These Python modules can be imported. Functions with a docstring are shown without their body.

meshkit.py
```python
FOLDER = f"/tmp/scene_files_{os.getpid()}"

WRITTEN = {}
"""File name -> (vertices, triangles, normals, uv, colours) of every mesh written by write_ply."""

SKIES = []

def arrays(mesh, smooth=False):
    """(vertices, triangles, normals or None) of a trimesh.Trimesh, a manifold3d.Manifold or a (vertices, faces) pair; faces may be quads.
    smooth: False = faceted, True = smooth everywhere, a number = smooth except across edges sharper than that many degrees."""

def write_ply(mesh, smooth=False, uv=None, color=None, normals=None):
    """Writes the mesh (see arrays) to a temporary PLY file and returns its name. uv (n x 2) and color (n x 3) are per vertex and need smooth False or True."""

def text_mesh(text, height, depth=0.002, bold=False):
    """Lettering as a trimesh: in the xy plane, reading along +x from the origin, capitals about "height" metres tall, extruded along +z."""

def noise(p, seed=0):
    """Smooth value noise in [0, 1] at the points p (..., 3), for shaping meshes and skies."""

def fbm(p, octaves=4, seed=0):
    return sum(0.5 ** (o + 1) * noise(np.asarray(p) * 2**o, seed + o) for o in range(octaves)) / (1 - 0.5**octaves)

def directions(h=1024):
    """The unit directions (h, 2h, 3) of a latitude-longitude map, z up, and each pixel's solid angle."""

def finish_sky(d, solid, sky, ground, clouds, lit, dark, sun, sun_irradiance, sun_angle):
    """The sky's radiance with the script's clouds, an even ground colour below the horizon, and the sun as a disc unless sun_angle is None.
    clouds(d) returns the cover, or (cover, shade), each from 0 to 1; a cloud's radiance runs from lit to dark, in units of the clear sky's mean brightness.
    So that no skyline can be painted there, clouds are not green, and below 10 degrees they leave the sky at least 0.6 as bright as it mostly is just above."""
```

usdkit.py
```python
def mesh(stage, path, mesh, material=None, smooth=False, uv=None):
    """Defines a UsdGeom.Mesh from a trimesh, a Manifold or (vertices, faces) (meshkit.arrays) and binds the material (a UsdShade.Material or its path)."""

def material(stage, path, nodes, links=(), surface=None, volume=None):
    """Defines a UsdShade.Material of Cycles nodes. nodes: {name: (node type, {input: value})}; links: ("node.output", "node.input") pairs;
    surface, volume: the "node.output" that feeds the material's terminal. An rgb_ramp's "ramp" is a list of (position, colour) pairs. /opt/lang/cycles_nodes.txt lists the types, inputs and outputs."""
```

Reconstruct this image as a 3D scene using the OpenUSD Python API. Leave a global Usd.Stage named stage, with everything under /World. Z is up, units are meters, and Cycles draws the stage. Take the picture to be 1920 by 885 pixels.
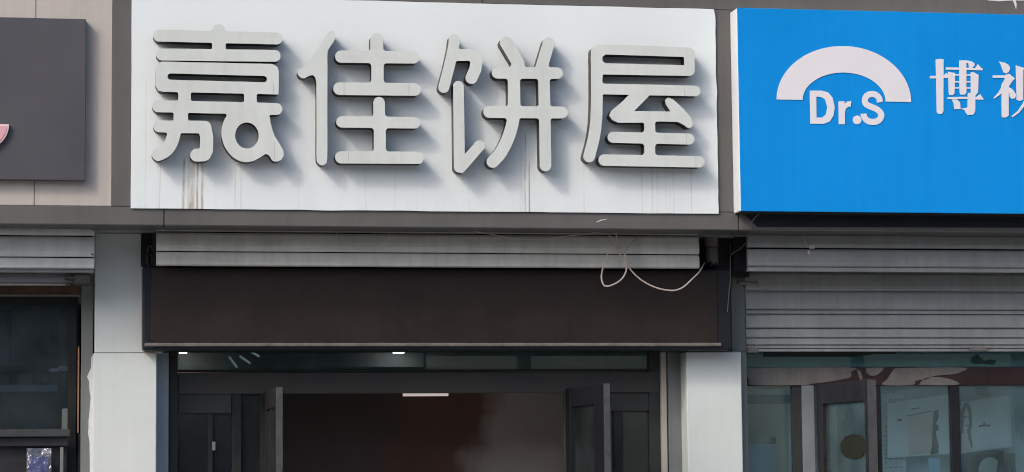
import math, random
import numpy as np
import trimesh
from shapely.geometry import Polygon, LineString, Point, box as sbox
from shapely.ops import unary_union
from shapely import affinity
import usdkit, meshkit
from pxr import Usd, UsdGeom, UsdLux, UsdShade, Gf, Sdf

random.seed(7)
rng = np.random.default_rng(7)
stage = Usd.Stage.CreateInMemory()
UsdGeom.SetStageUpAxis(stage, UsdGeom.Tokens.z)
UsdGeom.SetStageMetersPerUnit(stage, 1.0)
UsdGeom.Xform.Define(stage, '/World')
UsdGeom.Scope.Define(stage, '/World/Looks')

# ------------------------------------------------------------------ camera
F = 4700.0                                   # focal length in photo pixels (1920 wide)
YAW, PITCH, ROLL = [math.radians(a) for a in (10.352, 5.577, -0.578)]
CAM = np.array([0.0, -15.7, 1.6])
fw = np.array([math.sin(YAW) * math.cos(PITCH), math.cos(YAW) * math.cos(PITCH), math.sin(PITCH)])
rt = np.cross(fw, [0, 0, 1.0]); rt /= np.linalg.norm(rt)
up = np.cross(rt, fw)
c_, s_ = math.cos(ROLL), math.sin(ROLL)
RT, UP = c_ * rt + s_ * up, -s_ * rt + c_ * up
cam = UsdGeom.Camera.Define(stage, '/World/camera')
M4 = Gf.Matrix4d(*RT, 0, *UP, 0, *(-fw), 0, *CAM, 1)
cam.AddTransformOp().Set(M4)
cam.CreateHorizontalApertureAttr(36.0)
cam.CreateVerticalApertureAttr(36.0 * 472 / 1024)
cam.CreateFocalLengthAttr(36.0 * F / 1920)
cam.CreateClippingRangeAttr(Gf.Vec2f(0.1, 2000))
cam.CreateExposureAttr(0.05)

# ------------------------------------------------------------------ sky and hazy sun
SUN = np.array([-1.40, -1.0, 1.42]); SUN /= np.linalg.norm(SUN)
el, rot = math.asin(SUN[2]), math.atan2(SUN[0], SUN[1])
skym = usdkit.material(stage, '/World/Looks/sky', {
    's': ('sky_texture', {'sky_type': 'single_scattering', 'sun_disc': False, 'sun_elevation': el, 'sun_rotation': rot,
                          'aerosol_density': 3.2, 'air_density': 0.90, 'altitude': 100.0}),
    'b': ('background_shader', {'strength': 0.15})}, [('s.color', 'b.color')], surface='b.background')
dome = UsdLux.DomeLight.Define(stage, '/World/sky')
UsdShade.MaterialBindingAPI.Apply(dome.GetPrim()).Bind(skym)
dome.GetPrim().SetCustomDataByKey('kind', 'structure')
sun = UsdLux.DistantLight.Define(stage, '/World/sun')
sun.CreateNormalizeAttr(True); sun.CreateIntensityAttr(0.24); sun.CreateAngleAttr(5.5)
sun.CreateColorAttr(Gf.Vec3f(1.0, 0.965, 0.90))
z_ = SUN; x_ = np.cross([0, 0, 1.0], z_); x_ /= np.linalg.norm(x_); y_ = np.cross(z_, x_)
sun.AddTransformOp().Set(Gf.Matrix4d(*x_, 0, *y_, 0, *z_, 0, 0, 0, 30, 1))

# ------------------------------------------------------------------ helpers
def P(px, py, Y):
    """A point of the photograph on the real plane y = Y (metres behind the sign's face)."""
    d = fw * F + RT * (px - 960) - UP * (py - 442.5)
    return CAM + d * ((Y - CAM[1]) / d[1])
def X(px, py, Y): return float(P(px, py, Y)[0])
def Z(px, py, Y): return float(P(px, py, Y)[2])

def lin(r, g, b):
    f = lambda v: (v / 255 / 12.92) if v / 255 <= 0.04045 else ((v / 255 + 0.055) / 1.055) ** 2.4
    return (f(r), f(g), f(b))

used = {}
def path_of(name, parent):
    base = (parent.GetPath().pathString if parent is not None else '/World') + '/' + name
    n = used.get(base, -1) + 1; used[base] = n
    return base if n == 0 else f'{base}_{n:03d}'
def keys(p, label=None, cat=None, group=None, kind=None):
    for k, v in (('label', label), ('category', cat), ('group', group), ('kind', kind)):
        if v: p.SetCustomDataByKey(k, v)
    return p
def thing(name, label, cat, group=None, kind=None, at=(0, 0, 0)):
    x = UsdGeom.Xform.Define(stage, path_of(name, None))
    if any(at): x.AddTranslateOp().Set(Gf.Vec3d(*at))
    return keys(x.GetPrim(), label, cat, group, kind)
def obj(name, mesh, mat, parent=None, smooth=False, **kw):
    return keys(usdkit.mesh(stage, path_of(name, parent), mesh, mat, smooth=smooth).GetPrim(), **kw)

def bx(x0, x1, y0, y1, z0, z1, bev=0.003):
    """A box with chamfered edges."""
    lo, hi = np.minimum([x0, y0, z0], [x1, y1, z1]), np.maximum([x0, y0, z0], [x1, y1, z1])
    b = min(bev, 0.3 * float((hi - lo).min()))
    pts = []
    for sx in (0, 1):
        for sy in (0, 1):
            for sz in (0, 1):
                c = np.where([sx, sy, sz], hi, lo); s = np.where([sx, sy, sz], -b, b)
                for k in range(3):
                    p = c + s; p[k] = c[k]; pts.append(p)
    return trimesh.convex.convex_hull(np.array(pts))
def join(*m): return trimesh.util.concatenate([x for x in m])
def slab(px0, py0, px1, py1, Y, depth, bev=0.003, z0=None, z1=None, x0=None, x1=None):
    """Box whose front face lies on plane Y and covers that region of the photograph."""
    mx, my = (px0 + px1) / 2, (py0 + py1) / 2
    return bx(X(px0, my, Y) if x0 is None else x0, X(px1, my, Y) if x1 is None else x1, Y, Y + depth,
              Z(mx, py1, Y) if z0 is None else z0, Z(mx, py0, Y) if z1 is None else z1, bev)
def front(poly, yback, depth):
    """Extrude a shapely shape drawn in (x, z) towards the street; its back lies at yback."""
    ms = []
    for g in getattr(poly, 'geoms', [poly]):
        if g.is_empty: continue
        m = trimesh.creation.extrude_polygon(g, depth, engine='earcut')
        v = m.vertices.copy(); ms.append(trimesh.Trimesh(np.c_[v[:, 0], yback - v[:, 2], v[:, 1]], m.faces, process=False))
    return join(*ms)
def smooth_line(pts, n=8):
    pts = np.array(pts, float); p = np.vstack([2 * pts[0] - pts[1], pts, 2 * pts[-1] - pts[-2]]); out = []
    for i in range(1, len(p) - 2):
        for t in np.linspace(0, 1, n, endpoint=False):
            a, b, c, d = p[i - 1:i + 3]
            out.append(0.5 * (2 * b + (c - a) * t + (2 * a - 5 * b + 4 * c - d) * t * t + (3 * b - a - 3 * c + d) * t ** 3))
    return np.array(out + [pts[-1]])
def tube(pts, r, sides=7, n=6, smooth=True):
    p = smooth_line(pts, n) if smooth else np.array(pts, float)
    d = np.gradient(p, axis=0); d /= np.linalg.norm(d, axis=1)[:, None] + 1e-12
    ref = np.array([0.0, 1, 0.13]); a = np.cross(d, ref); a /= np.linalg.norm(a, axis=1)[:, None] + 1e-9; b = np.cross(d, a)
    t = np.arange(sides) / sides * 2 * np.pi
    v = (p[:, None] + r * (np.cos(t)[None, :, None] * a[:, None] + np.sin(t)[None, :, None] * b[:, None])).reshape(-1, 3)
    f = []
    for i in range(len(p) - 1):
        for j in range(sides):
            q = (i * sides + j, i * sides + (j + 1) % sides, (i + 1) * sides + (j + 1) % sides, (i + 1) * sides + j)
            f += [(q[0], q[2], q[1]), (q[0], q[3], q[2])]
    v = np.vstack([v, p[0], p[-1]]); n0, n1, L = len(v) - 2, len(v) - 1, (len(p) - 1) * sides
    for j in range(sides):
        f += [(n0, j, (j + 1) % sides), (n1, L + (j + 1) % sides, L + j)]
    m = trimesh.Trimesh(v, f, process=False)
    if m.volume < 0: m.invert()
    return m
def pxline(pts, Y, ox=0, oy=0, s=1.0, bow=None):
    out = []
    for i, q in enumerate(pts):
        y = Y if len(q) < 3 else q[2]
        out.append(P(ox + q[0] / s, oy + q[1] / s, y))
    return out

# ------------------------------------------------------------------ materials
mats = {}
def paint(name, rgb, rough=0.5, var=0.12, scale=2.5, streak=0.0, speck=0.0, bump=0.0, bscale=60, spec=0.4, metallic=0.0, tint=None, coat=0.0):
    """Painted or bare surface: broad tone change, vertical rain streaks, dust specks, fine relief."""
    if name in mats: return mats[name]
    c = np.array(rgb); dk = c * (1 - var) if tint is None else np.array(tint); lt = np.minimum(c * (1 + 0.6 * var), 0.95)
    n = {'g': ('geometry', {}), 'n': ('noise_texture', {'scale': scale, 'detail': 6.0, 'roughness': 0.62}),
         'r': ('rgb_ramp', {'ramp': [(0.3, tuple(dk)), (0.55, tuple(c)), (0.75, tuple(lt))]}),
         'p': ('principled_bsdf', {'roughness': rough, 'specular_ior_level': spec, 'metallic': metallic, 'coat_weight': coat})}
    l = [('g.position', 'n.vector'), ('n.fac', 'r.fac')]
    col = 'r.color'
    if streak:
        n['mp'] = ('mapping', {'scale': (14.0, 14.0, 0.7)}); n['ns'] = ('noise_texture', {'scale': 1.6, 'detail': 4.0, 'roughness': 0.6})
        n['rs'] = ('rgb_ramp', {'ramp': [(0.45, (1, 1, 1)), (0.75, (1 - streak,) * 3)]})
        n['ms'] = ('mix', {'mix_type': 'multiply', 'fac': 1.0})
        l += [('g.position', 'mp.vector'), ('mp.vector', 'ns.vector'), ('ns.fac', 'rs.fac'), (col, 'ms.color1'), ('rs.color', 'ms.color2')]; col = 'ms.color'
    if speck:
        n['nk'] = ('noise_texture', {'scale': 38.0, 'detail': 3.0, 'roughness': 0.7})
        n['rk'] = ('rgb_ramp', {'ramp': [(0.60, (1, 1, 1)), (0.72, (1 - speck,) * 3)]})
        n['mk'] = ('mix', {'mix_type': 'multiply', 'fac': 1.0})
        l += [('g.position', 'nk.vector'), ('nk.fac', 'rk.fac'), (col, 'mk.color1'), ('rk.color', 'mk.color2')]; col = 'mk.color'
    l.append((col, 'p.base_color'))
    # gloss varies with the grime
    n['rr'] = ('map_range', {'from_min': 0.3, 'from_max': 0.7, 'to_min': max(rough - 0.1, 0.04), 'to_max': min(rough + 0.12, 1.0)})
    l += [('n.fac', 'rr.value'), ('rr.result', 'p.roughness')]
    if bump:
        n['nb'] = ('noise_texture', {'scale': float(bscale), 'detail': 4.0}); n['b'] = ('bump', {'strength': bump, 'distance': 0.004})
        l += [('g.position', 'nb.vector'), ('nb.fac', 'b.height'), ('b.normal', 'p.normal')]
    mats[name] = usdkit.material(stage, '/World/Looks/' + name, n, l, surface='p.BSDF'); return mats[name]
def glass(name, tint, refl=(0.9, 0.95, 0.97), ior=1.5, rough=0.0, grime_haze=0.0, grime_haze_col=(0.3, 0.33, 0.33)):  # diffuse mix paints haze and reflections onto the panes
    if name in mats: return mats[name]
    n = {'t': ('transparent_bsdf', {'color': tint}), 'gl': ('glossy_bsdf', {'color': refl, 'roughness': rough}), 'f': ('fresnel', {'IOR': ior}),
         'm': ('mix_closure', {}), 'd': ('diffuse_bsdf', {'color': grime_haze_col}), 'g': ('geometry', {}),
         'n': ('noise_texture', {'scale': 4.0, 'detail': 5.0}), 'r': ('map_range', {'from_min': 0.35, 'from_max': 0.75, 'to_min': grime_haze * 0.4, 'to_max': grime_haze}), 'm2': ('mix_closure', {})}
    l = [('f.fac', 'm.fac'), ('t.BSDF', 'm.closure1'), ('gl.BSDF', 'm.closure2'), ('g.position', 'n.vector'), ('n.fac', 'r.value'),
         ('r.result', 'm2.fac'), ('m.closure', 'm2.closure1'), ('d.BSDF', 'm2.closure2')]
    mats[name] = usdkit.material(stage, '/World/Looks/' + name, n, l, surface='m2.closure'); return mats[name]
def glow(name, rgb, strength):
    if name in mats: return mats[name]
    mats[name] = usdkit.material(stage, '/World/Looks/' + name, {'e': ('emission', {'color': rgb, 'strength': strength})}, [], surface='e.emission'); return mats[name]

def sign_white():
    """White sheet of the sign: faint mottling, thin rain lines and the rust-brown runs below the letters."""
    n = {'g': ('geometry', {}), 'x': ('separate_xyz', {}), 'n': ('noise_texture', {'scale': 1.3, 'detail': 6.0}),
         'r': ('rgb_ramp', {'ramp': [(0.3, (0.69, 0.745, 0.755)), (0.7, (0.74, 0.795, 0.805))]}),
         'mp': ('mapping', {'scale': (38.0, 1.0, 0.55)}), 'ns': ('noise_texture', {'scale': 1.0, 'detail': 5.0, 'roughness': 0.65}),
         'nw': ('noise_texture', {'scale': 1.7, 'detail': 2.0}),
         'p': ('principled_bsdf', {'roughness': 0.42, 'specular_ior_level': 0.4})}
    l = [('g.position', 'x.vector'), ('g.position', 'n.vector'), ('n.fac', 'r.fac'), ('g.position', 'mp.vector'), ('mp.vector', 'ns.vector'), ('g.position', 'nw.vector')]
    def m(k, t, a, b=None):
        d = {'math_type': t}
        for i, v in enumerate((a, b)):
            if isinstance(v, (int, float)): d[f'value{i+1}'] = float(v)
        n[k] = ('math', d)
        for i, v in enumerate((a, b)):
            if isinstance(v, str): l.append((v, f'{k}.value{i+1}'))
        return k + '.value'
    zt, zb = Z(800, 60, 0), Z(800, 400, 0)
    n['fz'] = ('map_range', {'clamp': True, 'from_min': zb + 0.55, 'from_max': zb + 0.05, 'to_min': 0.0, 'to_max': 1.0}); l.append(('x.z', 'fz.value'))
    n['th'] = ('map_range', {'clamp': True, 'from_min': 0.50, 'from_max': 0.74, 'to_min': 0.0, 'to_max': 1.0}); l.append(('ns.fac', 'th.value'))
    tot = m('g0', 'multiply', m('g1', 'multiply', 'th.result', 'fz.result'), 0.09)
    wob = m('w0', 'multiply', m('w1', 'subtract', 'nw.fac', 0.5), 0.03)
    xx = m('w2', 'add', 'x.x', wob)
    # (pixel column, half width in m, row where the run starts, strength)
    runs = [(345, .012, 300, .55), (359, .034, 296, .60), (371, .009, 290, .75), (380, .011, 300, .52), (300, .005, 305, .22), (441, .006, 305, .20), (452, .007, 308, .18),
            (985, .008, 250, .42), (993, .007, 310, .85), (978, .022, 240, .18), (1203, .004, 318, .30), (1222, .010, 318, .18), (1247, .006, 318, .20), (1262, .005, 316, .25),
            (1296, .006, 316, .30), (1232, .004, 318, .25), (684, .004, 310, .16), (740, .005, 310, .14), (273, .006, 150, .14), (1096, .005, 305, .18), (560, .006, 330, .10), (880, .005, 330, .14)]
    for i, (px, hw, py, st) in enumerate(runs):
        x0, z0 = X(px, 360, 0), Z(px, py, 0)
        a = m(f'a{i}', 'absolute', m(f'b{i}', 'subtract', xx, x0))
        n[f'c{i}'] = ('map_range', {'range_type': 'smoothstep', 'clamp': True, 'from_min': hw, 'from_max': hw * 0.2, 'to_min': 0.0, 'to_max': st}); l.append((a, f'c{i}.value'))
        n[f'd{i}'] = ('map_range', {'clamp': True, 'from_min': z0 + 0.03, 'from_max': z0 - 0.02, 'to_min': 0.0, 'to_max': 1.0}); l.append(('x.z', f'd{i}.value'))
        tot = m(f's{i}', 'add', tot, m(f'e{i}', 'multiply', f'c{i}.result', f'd{i}.result'))
    brk = m('k0', 'multiply', tot, m('k1', 'add', m('k2', 'multiply', 'ns.fac', 1.3), 0.50))
    n['mp2'] = ('mapping', {'scale': (26.0, 1.0, 7.0)}); n['nr'] = ('noise_texture', {'scale': 1.0, 'detail': 5.0, 'roughness': 0.65}); l += [('g.position', 'mp2.vector'), ('mp2.vector', 'nr.vector')]
    n['rb'] = ('map_range', {'clamp': True, 'from_min': 0.36, 'from_max': 0.62, 'to_min': 0.25, 'to_max': 1.25}); l.append(('nr.fac', 'rb.value'))
    brk = m('k4', 'multiply', brk, 'rb.result')
    n['nq'] = ('noise_texture', {'scale': 11.0, 'detail': 3.0, 'roughness': 0.7}); l.append(('g.position', 'nq.vector'))
    n['sq'] = ('map_range', {'clamp': True, 'from_min': 0.715, 'from_max': 0.78, 'to_min': 0.0, 'to_max': 0.45}); l.append(('nq.fac', 'sq.value'))
    brk = m('k3', 'add', brk, 'sq.result')
    n['cl'] = ('clamp', {'min': 0.0, 'max': 0.8}); l.append((brk, 'cl.value'))
    n['mx'] = ('mix', {'color2': (0.31, 0.235, 0.175)}); l += [('cl.result', 'mx.fac'), ('r.color', 'mx.color1'), ('mx.color', 'p.base_color')]
    return usdkit.material(stage, '/World/Looks/sign_white', n, l, surface='p.BSDF')

M_SIGN = sign_white()
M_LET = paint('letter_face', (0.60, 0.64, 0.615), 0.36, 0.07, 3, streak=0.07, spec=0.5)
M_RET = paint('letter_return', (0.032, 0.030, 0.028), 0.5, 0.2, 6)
M_BEAM = paint('fascia_grey', (0.108, 0.105, 0.101), 0.5, 0.12, 2.2, streak=0.10, speck=0.06)
M_BEIGE = paint('cladding_beige', (0.47, 0.435, 0.40), 0.5, 0.06, 1.6, streak=0.08)
M_DARKSIGN = paint('sign_charcoal', (0.072, 0.072, 0.083), 0.42, 0.08, 2)
M_PINK = paint('emblem_pink', (0.66, 0.36, 0.40), 0.4, 0.05)
M_PALE = paint('emblem_rim', (0.74, 0.55, 0.58), 0.4, 0.05)
M_BLUE = paint('sign_blue', (0.003, 0.252, 0.70), 0.45, 0.09, 0.7, streak=0.05, spec=0.15)
M_WHITE = paint('lettering_white', (0.72, 0.71, 0.74), 0.4, 0.03)
M_TRIM = paint('sign_trim_white', (0.78, 0.80, 0.82), 0.35, 0.04)
M_PILLAR = paint('pillar_white', (0.64, 0.685, 0.67), 0.38, 0.05, 1.3, streak=0.035)
M_SLAT = paint('shutter_slat', (0.56, 0.555, 0.51), 0.5, 0.2, 3.5, streak=0.16, speck=0.10)
M_SLATR = paint('shutter_slat_cool', (0.325, 0.338, 0.338), 0.5, 0.16, 3.5, streak=0.14, speck=0.08)
M_SLATL = paint('shutter_slat_left', (0.60, 0.62, 0.61), 0.45, 0.12, 3.5, streak=0.12, speck=0.06)
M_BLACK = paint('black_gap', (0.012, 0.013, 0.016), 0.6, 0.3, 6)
M_BOX = paint('box_brown', (0.022, 0.0155, 0.0138), 0.55, 0.22, 2.2, streak=0.12, speck=0.12, spec=0.25)
M_BOXEND = paint('box_end', (0.012, 0.014, 0.019), 0.4, 0.15, 4, spec=0.25)
M_BOXLIP = paint('box_lip', (0.16, 0.145, 0.135), 0.5, 0.3, 14, speck=0.3)
M_ALU = paint('frame_blue_grey', (0.33, 0.38, 0.43), 0.42, 0.10, 3, streak=0.1)
M_ALUG = paint('frame_green_grey', (0.17, 0.185, 0.18), 0.45, 0.12, 3, streak=0.12)
M_FRAME = paint('frame_dark', (0.036, 0.038, 0.038), 0.5, 0.15, 4, spec=0.25)
M_FRAMER = paint('frame_plum', (0.015, 0.015, 0.019), 0.4, 0.25, 9, spec=0.3)
M_SOFFIT = paint('soffit_grey', (0.30, 0.30, 0.285), 0.6, 0.12, 4)
M_CABLE = paint('cable_cream', (0.52, 0.45, 0.41), 0.5, 0.12, 9)
M_WIRE = paint('wire_grey', (0.30, 0.27, 0.25), 0.5, 0.15, 9)
M_RUST = paint('rusty_board', (0.115, 0.062, 0.043), 0.75, 0.5, 16, streak=0.3, bump=0.5)
M_WOOD = paint('orange_edge', (0.42, 0.23, 0.15), 0.6, 0.2, 12)
M_PIPE = paint('pipe_grime', (0.20, 0.18, 0.165), 0.6, 0.3, 12, speck=0.3, bump=0.3)
M_PAVE = paint('paving', (0.30, 0.295, 0.285), 0.85, 0.15, 0.8, speck=0.1)
M_ROAD = paint('asphalt', (0.055, 0.055, 0.057), 0.9, 0.2, 1.5)
M_WALL = paint('render_wall', (0.38, 0.36, 0.34), 0.8, 0.1, 1.2)
M_FLOOR = paint('shop_floor', (0.22, 0.20, 0.19), 0.35, 0.1, 2)

XL, XR = X(-420, 440, 0), X(2420, 440, 0)

# ------------------------------------------------------------------ ground
obj('pavement', bx(-60, 60, -9.0, 9.5, -0.30, 0.0, 0.01), M_PAVE, kind='structure')
obj('road', bx(-400, 400, -400, -9.0, -0.5, -0.14, 0.01), M_ROAD, kind='structure')

# ------------------------------------------------------------------ belt of trees across the road (mirrored in the panes)
def tree_belt():
    r = np.random.default_rng(11); pts = []
    for k in range(26):
        cx, cy, h, w = -42 + 3.4 * k + r.uniform(-1.2, 1.2), -31 + r.uniform(-2, 2), r.uniform(6.5, 11.5), r.uniform(1.5, 2.8)
        n = 1500
        d = r.normal(size=(n, 3)); d /= np.linalg.norm(d, axis=1)[:, None]
        rad = r.uniform(0.25, 1, n) ** 0.5
        p = d * rad[:, None] * np.array([w, w, h * 0.36]) + np.array([cx, cy, h * 0.64])
        keep = (meshkit.fbm(p * 0.8, 3, 5) > 0.44) & ((p[:, 0] < 5.5) | (p[:, 0] > 24))
        pts.append(p[keep])
    p = np.vstack(pts); n = len(p)
    a = r.normal(size=(n, 3)); a /= np.linalg.norm(a, axis=1)[:, None]; b = np.cross(a, r.normal(size=(n, 3))); b /= np.linalg.norm(b, axis=1)[:, None]
    sz = r.uniform(0.12, 0.30, n)[:, None]
    v = np.stack([p - a * sz, p + b * sz * .5, p + a * sz, p - b * sz * .5], 1).reshape(-1, 3)
    i = np.arange(n)[:, None] * 4
    f = np.vstack([i + [0, 1, 2], i + [0, 2, 3]])
    trunks = [tube([(-42 + 3.4 * k, -31, -0.2), (-42 + 3.4 * k + .1, -31, 2.0), (-42 + 3.4 * k, -31.1, 5.0)], 0.14, 6, 2) for k in range(26)]
    return join(trimesh.Trimesh(v, f, process=False), *trunks)
keys(obj('tree_belt', tree_belt(), paint('foliage', (0.055, 0.085, 0.035), 0.7, 0.4, 0.9)), 'belt of dense green trees across the road, mirrored in the shop panes', 'trees', kind='stuff')

ob = thing('added_building', 'long plain unseen building added across the road to darken the pane reflections', 'building', kind='structure')  # added out of view to make the pane reflections dim and even
obj('wall', bx(-70, 9.0, -54, -44, -0.2, 13.0, 0.02), paint('added_building_wall', (0.20, 0.21, 0.22), 0.8, 0.2, 0.3), ob)
obj('roof_edge', bx(-70.2, 9.2, -54.2, -43.8, 13.0, 13.4, 0.02), paint('added_building_trim', (0.3, 0.3, 0.3), 0.8, 0.2, 0.3), ob)

# ------------------------------------------------------------------ building
zbeam0, zbeam1 = Z(700, 426, 0.012), Z(800, 395, 0.0)         # lower rail of the fascia
zf1 = Z(800, -60, 0.0)                                        # top of the fascia
PY = 0.55                                                     # front of the pillars
CEIL, FLR = 2.78, 0.10
bld = thing('shop_building', 'low building whose ground floor holds the three shops', 'building', kind='structure')
obj('upper_wall', bx(XL, XR, 0.30, 7.6, zf1 + 0.004, zf1 + 2.4, 0.01), M_WALL, bld)
obj('rear_wall', bx(XL, XR, 7.4, 7.6, 0.0, zf1, 0.01), M_WALL, bld)
obj('shop_ceiling', bx(XL, XR, 0.92, 7.4, CEIL, zf1 - 0.01, 0.005), paint('ceiling_grey', (0.55, 0.57, 0.57), 0.7, 0.1), bld)
obj('shop_floor', bx(XL, XR, 0.62, 7.4, 0.0, FLR, 0.01), M_FLOOR, bld)
M_PART = paint('partition_dark', (0.06, 0.052, 0.05), 0.6, 0.15)
for px in (225, 1345):
    xm = X(px, 760, PY)
    obj('partition_wall', bx(xm - 0.06, xm + 0.06, 1.0, 7.4, FLR, CEIL, 0.005), M_PART, bld)
for xm in (XL, XR - 0.12):
    obj('end_wall', bx(xm, xm + 0.12, 0.62, 7.4, 0.0, zf1, 0.005), M_WALL, bld)

# ------------------------------------------------------------------ fascia frame round the signs
fas = thing('fascia_frame', 'grey painted sheet-metal frame running round the signs above all three shops', 'fascia')
xs_rail = [XL, X(308, 410, 0.012), X(1386, 415, 0.012), XR]
for a, b in zip(xs_rail[:-1], xs_rail[1:]):
    obj('lower_rail', bx(a + 0.0015, b - 0.0015, 0.012, 0.34, zbeam0, zbeam1 + 0.01, 0.006), M_BEAM, fas)
obj('soffit', bx(XL, XR, 0.345, 0.95, zbeam0 + 0.004, zbeam0 + 0.03, 0.003), M_SOFFIT, fas)
obj('backing', bx(XL, XR, 0.05, 0.30, zbeam1 + 0.012, zf1, 0.003), M_BEAM, fas)
zt_white = Z(1100, 11.4, 0.0)
for a, b in ((XL, X(905, 0, 0.012)), (X(905, 0, 0.012), XR)):
    obj('upper_rail', bx(a + 0.0015, b - 0.0015, 0.012, 0.05, zt_white, zf1, 0.004), M_BEAM, fas)
obj('post', slab(210, 0, 246, 391, 0.012, 0.036, z0=zbeam1 + 0.011, z1=zt_white - 0.001), M_BEAM, fas)
obj('post', slab(1340, 0, 1420, 398, 0.012, 0.036, z0=zbeam1 + 0.011, z1=zt_white - 0.001), M_BEAM, fas)
# torn white film left on the upper rail at the right
M_FILM = paint('film_white', (0.62, 0.62, 0.62), 0.6, 0.1, 12)
def pxpoly(pts, Y, o=(0, 0), s=1.0):
    return Polygon([(lambda p: (p[0], p[2]))(P(o[0] + a / s, o[1] + b / s, Y)) for a, b in pts]).buffer(0)
obj('film_or_reflection_patch', front(pxpoly([(1846, -12), (1852, 1), (1872, 2.5), (1899, 1), (1902, 8), (1905, 17), (1906, 8), (1904, 1), (1925, 1.5), (1960, 3), (1962, -12)], 0.012), 0.012, 0.003), M_FILM, fas)
obj('film_or_reflection_patch', front(pxpoly([(1118, 416), (1126, 412.2), (1137, 410.2), (1137, 411.6), (1127, 413.8), (1119, 417)], 0.012), 0.0115, 0.001), M_FILM, fas)

# ------------------------------------------------------------------ beige wall at the left
wall = thing('beige_cladding', 'beige metal cladding behind the charcoal sign at the far left', 'wall')
xm = X(66, 200, 0.02); xr = X(210.5, 200, 0.02)
for a, b in ((X(-200, 200, 0.02), xm), (xm, xr), (XL, X(-200, 200, 0.02))):
    obj('cladding_panel', bx(a + 0.0015, b - 0.0015, 0.02, 0.046, zbeam1 + 0.012, zf1, 0.003), M_BEIGE, wall)

# ------------------------------------------------------------------ charcoal sign
cs = thing('charcoal_sign', 'charcoal sign board with a pink emblem tip on the beige wall', 'sign')
obj('board', slab(-420, 29, 160.5, 335, -0.04, 0.058, 0.003), M_DARKSIGN, cs)
e0 = P(-44, 233, -0.04)
def halfdisc(rx, rz):
    t = np.linspace(0, math.pi, 40)
    return Polygon([(e0[0] + rx * math.cos(a), e0[2] - rz * math.sin(a)) for a in t])
outer = halfdisc(0.197, 0.175)
rim = outer.buffer(-0.0)
inner = outer.buffer(-0.012)
em = obj('emblem', front(outer, -0.04, 0.022), M_PALE, cs)
obj('emblem_face', front(inner, -0.062, 0.003), M_PINK, em)

# ------------------------------------------------------------------ white sign and its four characters
ws = thing('white_shop_sign', 'white shop sign with four raised grey Chinese characters and rusty rain streaks', 'sign')
def wavy(p0, p1, n, amp, seed):
    r = np.random.default_rng(seed); t = np.linspace(0, 1, n)[:-1]
    q = np.array(p0)[None] * (1 - t[:, None]) + np.array(p1)[None] * t[:, None]
    d = np.array(p1) - np.array(p0); nrm = np.array([-d[1], d[0]]) / np.linalg.norm(d)
    w = np.convolve(r.normal(0, 1, n + 6), [0.2, 0.3, 0.3, 0.2], 'same')[3:3 + n - 1]; w[0] = 0
    return q + nrm[None] * (w * amp)[:, None]
zl, zr_ = zbeam1 - 0.002, zt_white
cx0, cx1 = X(246, 200, 0), X(1344.0, 200, 0)
ring = np.vstack([wavy((cx0, zl), (cx1, zl), 70, 0.0022, 1), wavy((cx1, zl), (cx1, zr_ - 0.012), 44, 0.0035, 2),
                  wavy((cx1 - 0.008, zr_), (cx0, zr_), 60, 0.0016, 3), wavy((cx0, zr_), (cx0, zl), 26, 0.001, 4)])
obj('panel', front(Polygon(ring).buffer(0), 0.011, 0.011), M_SIGN, ws)

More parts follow.
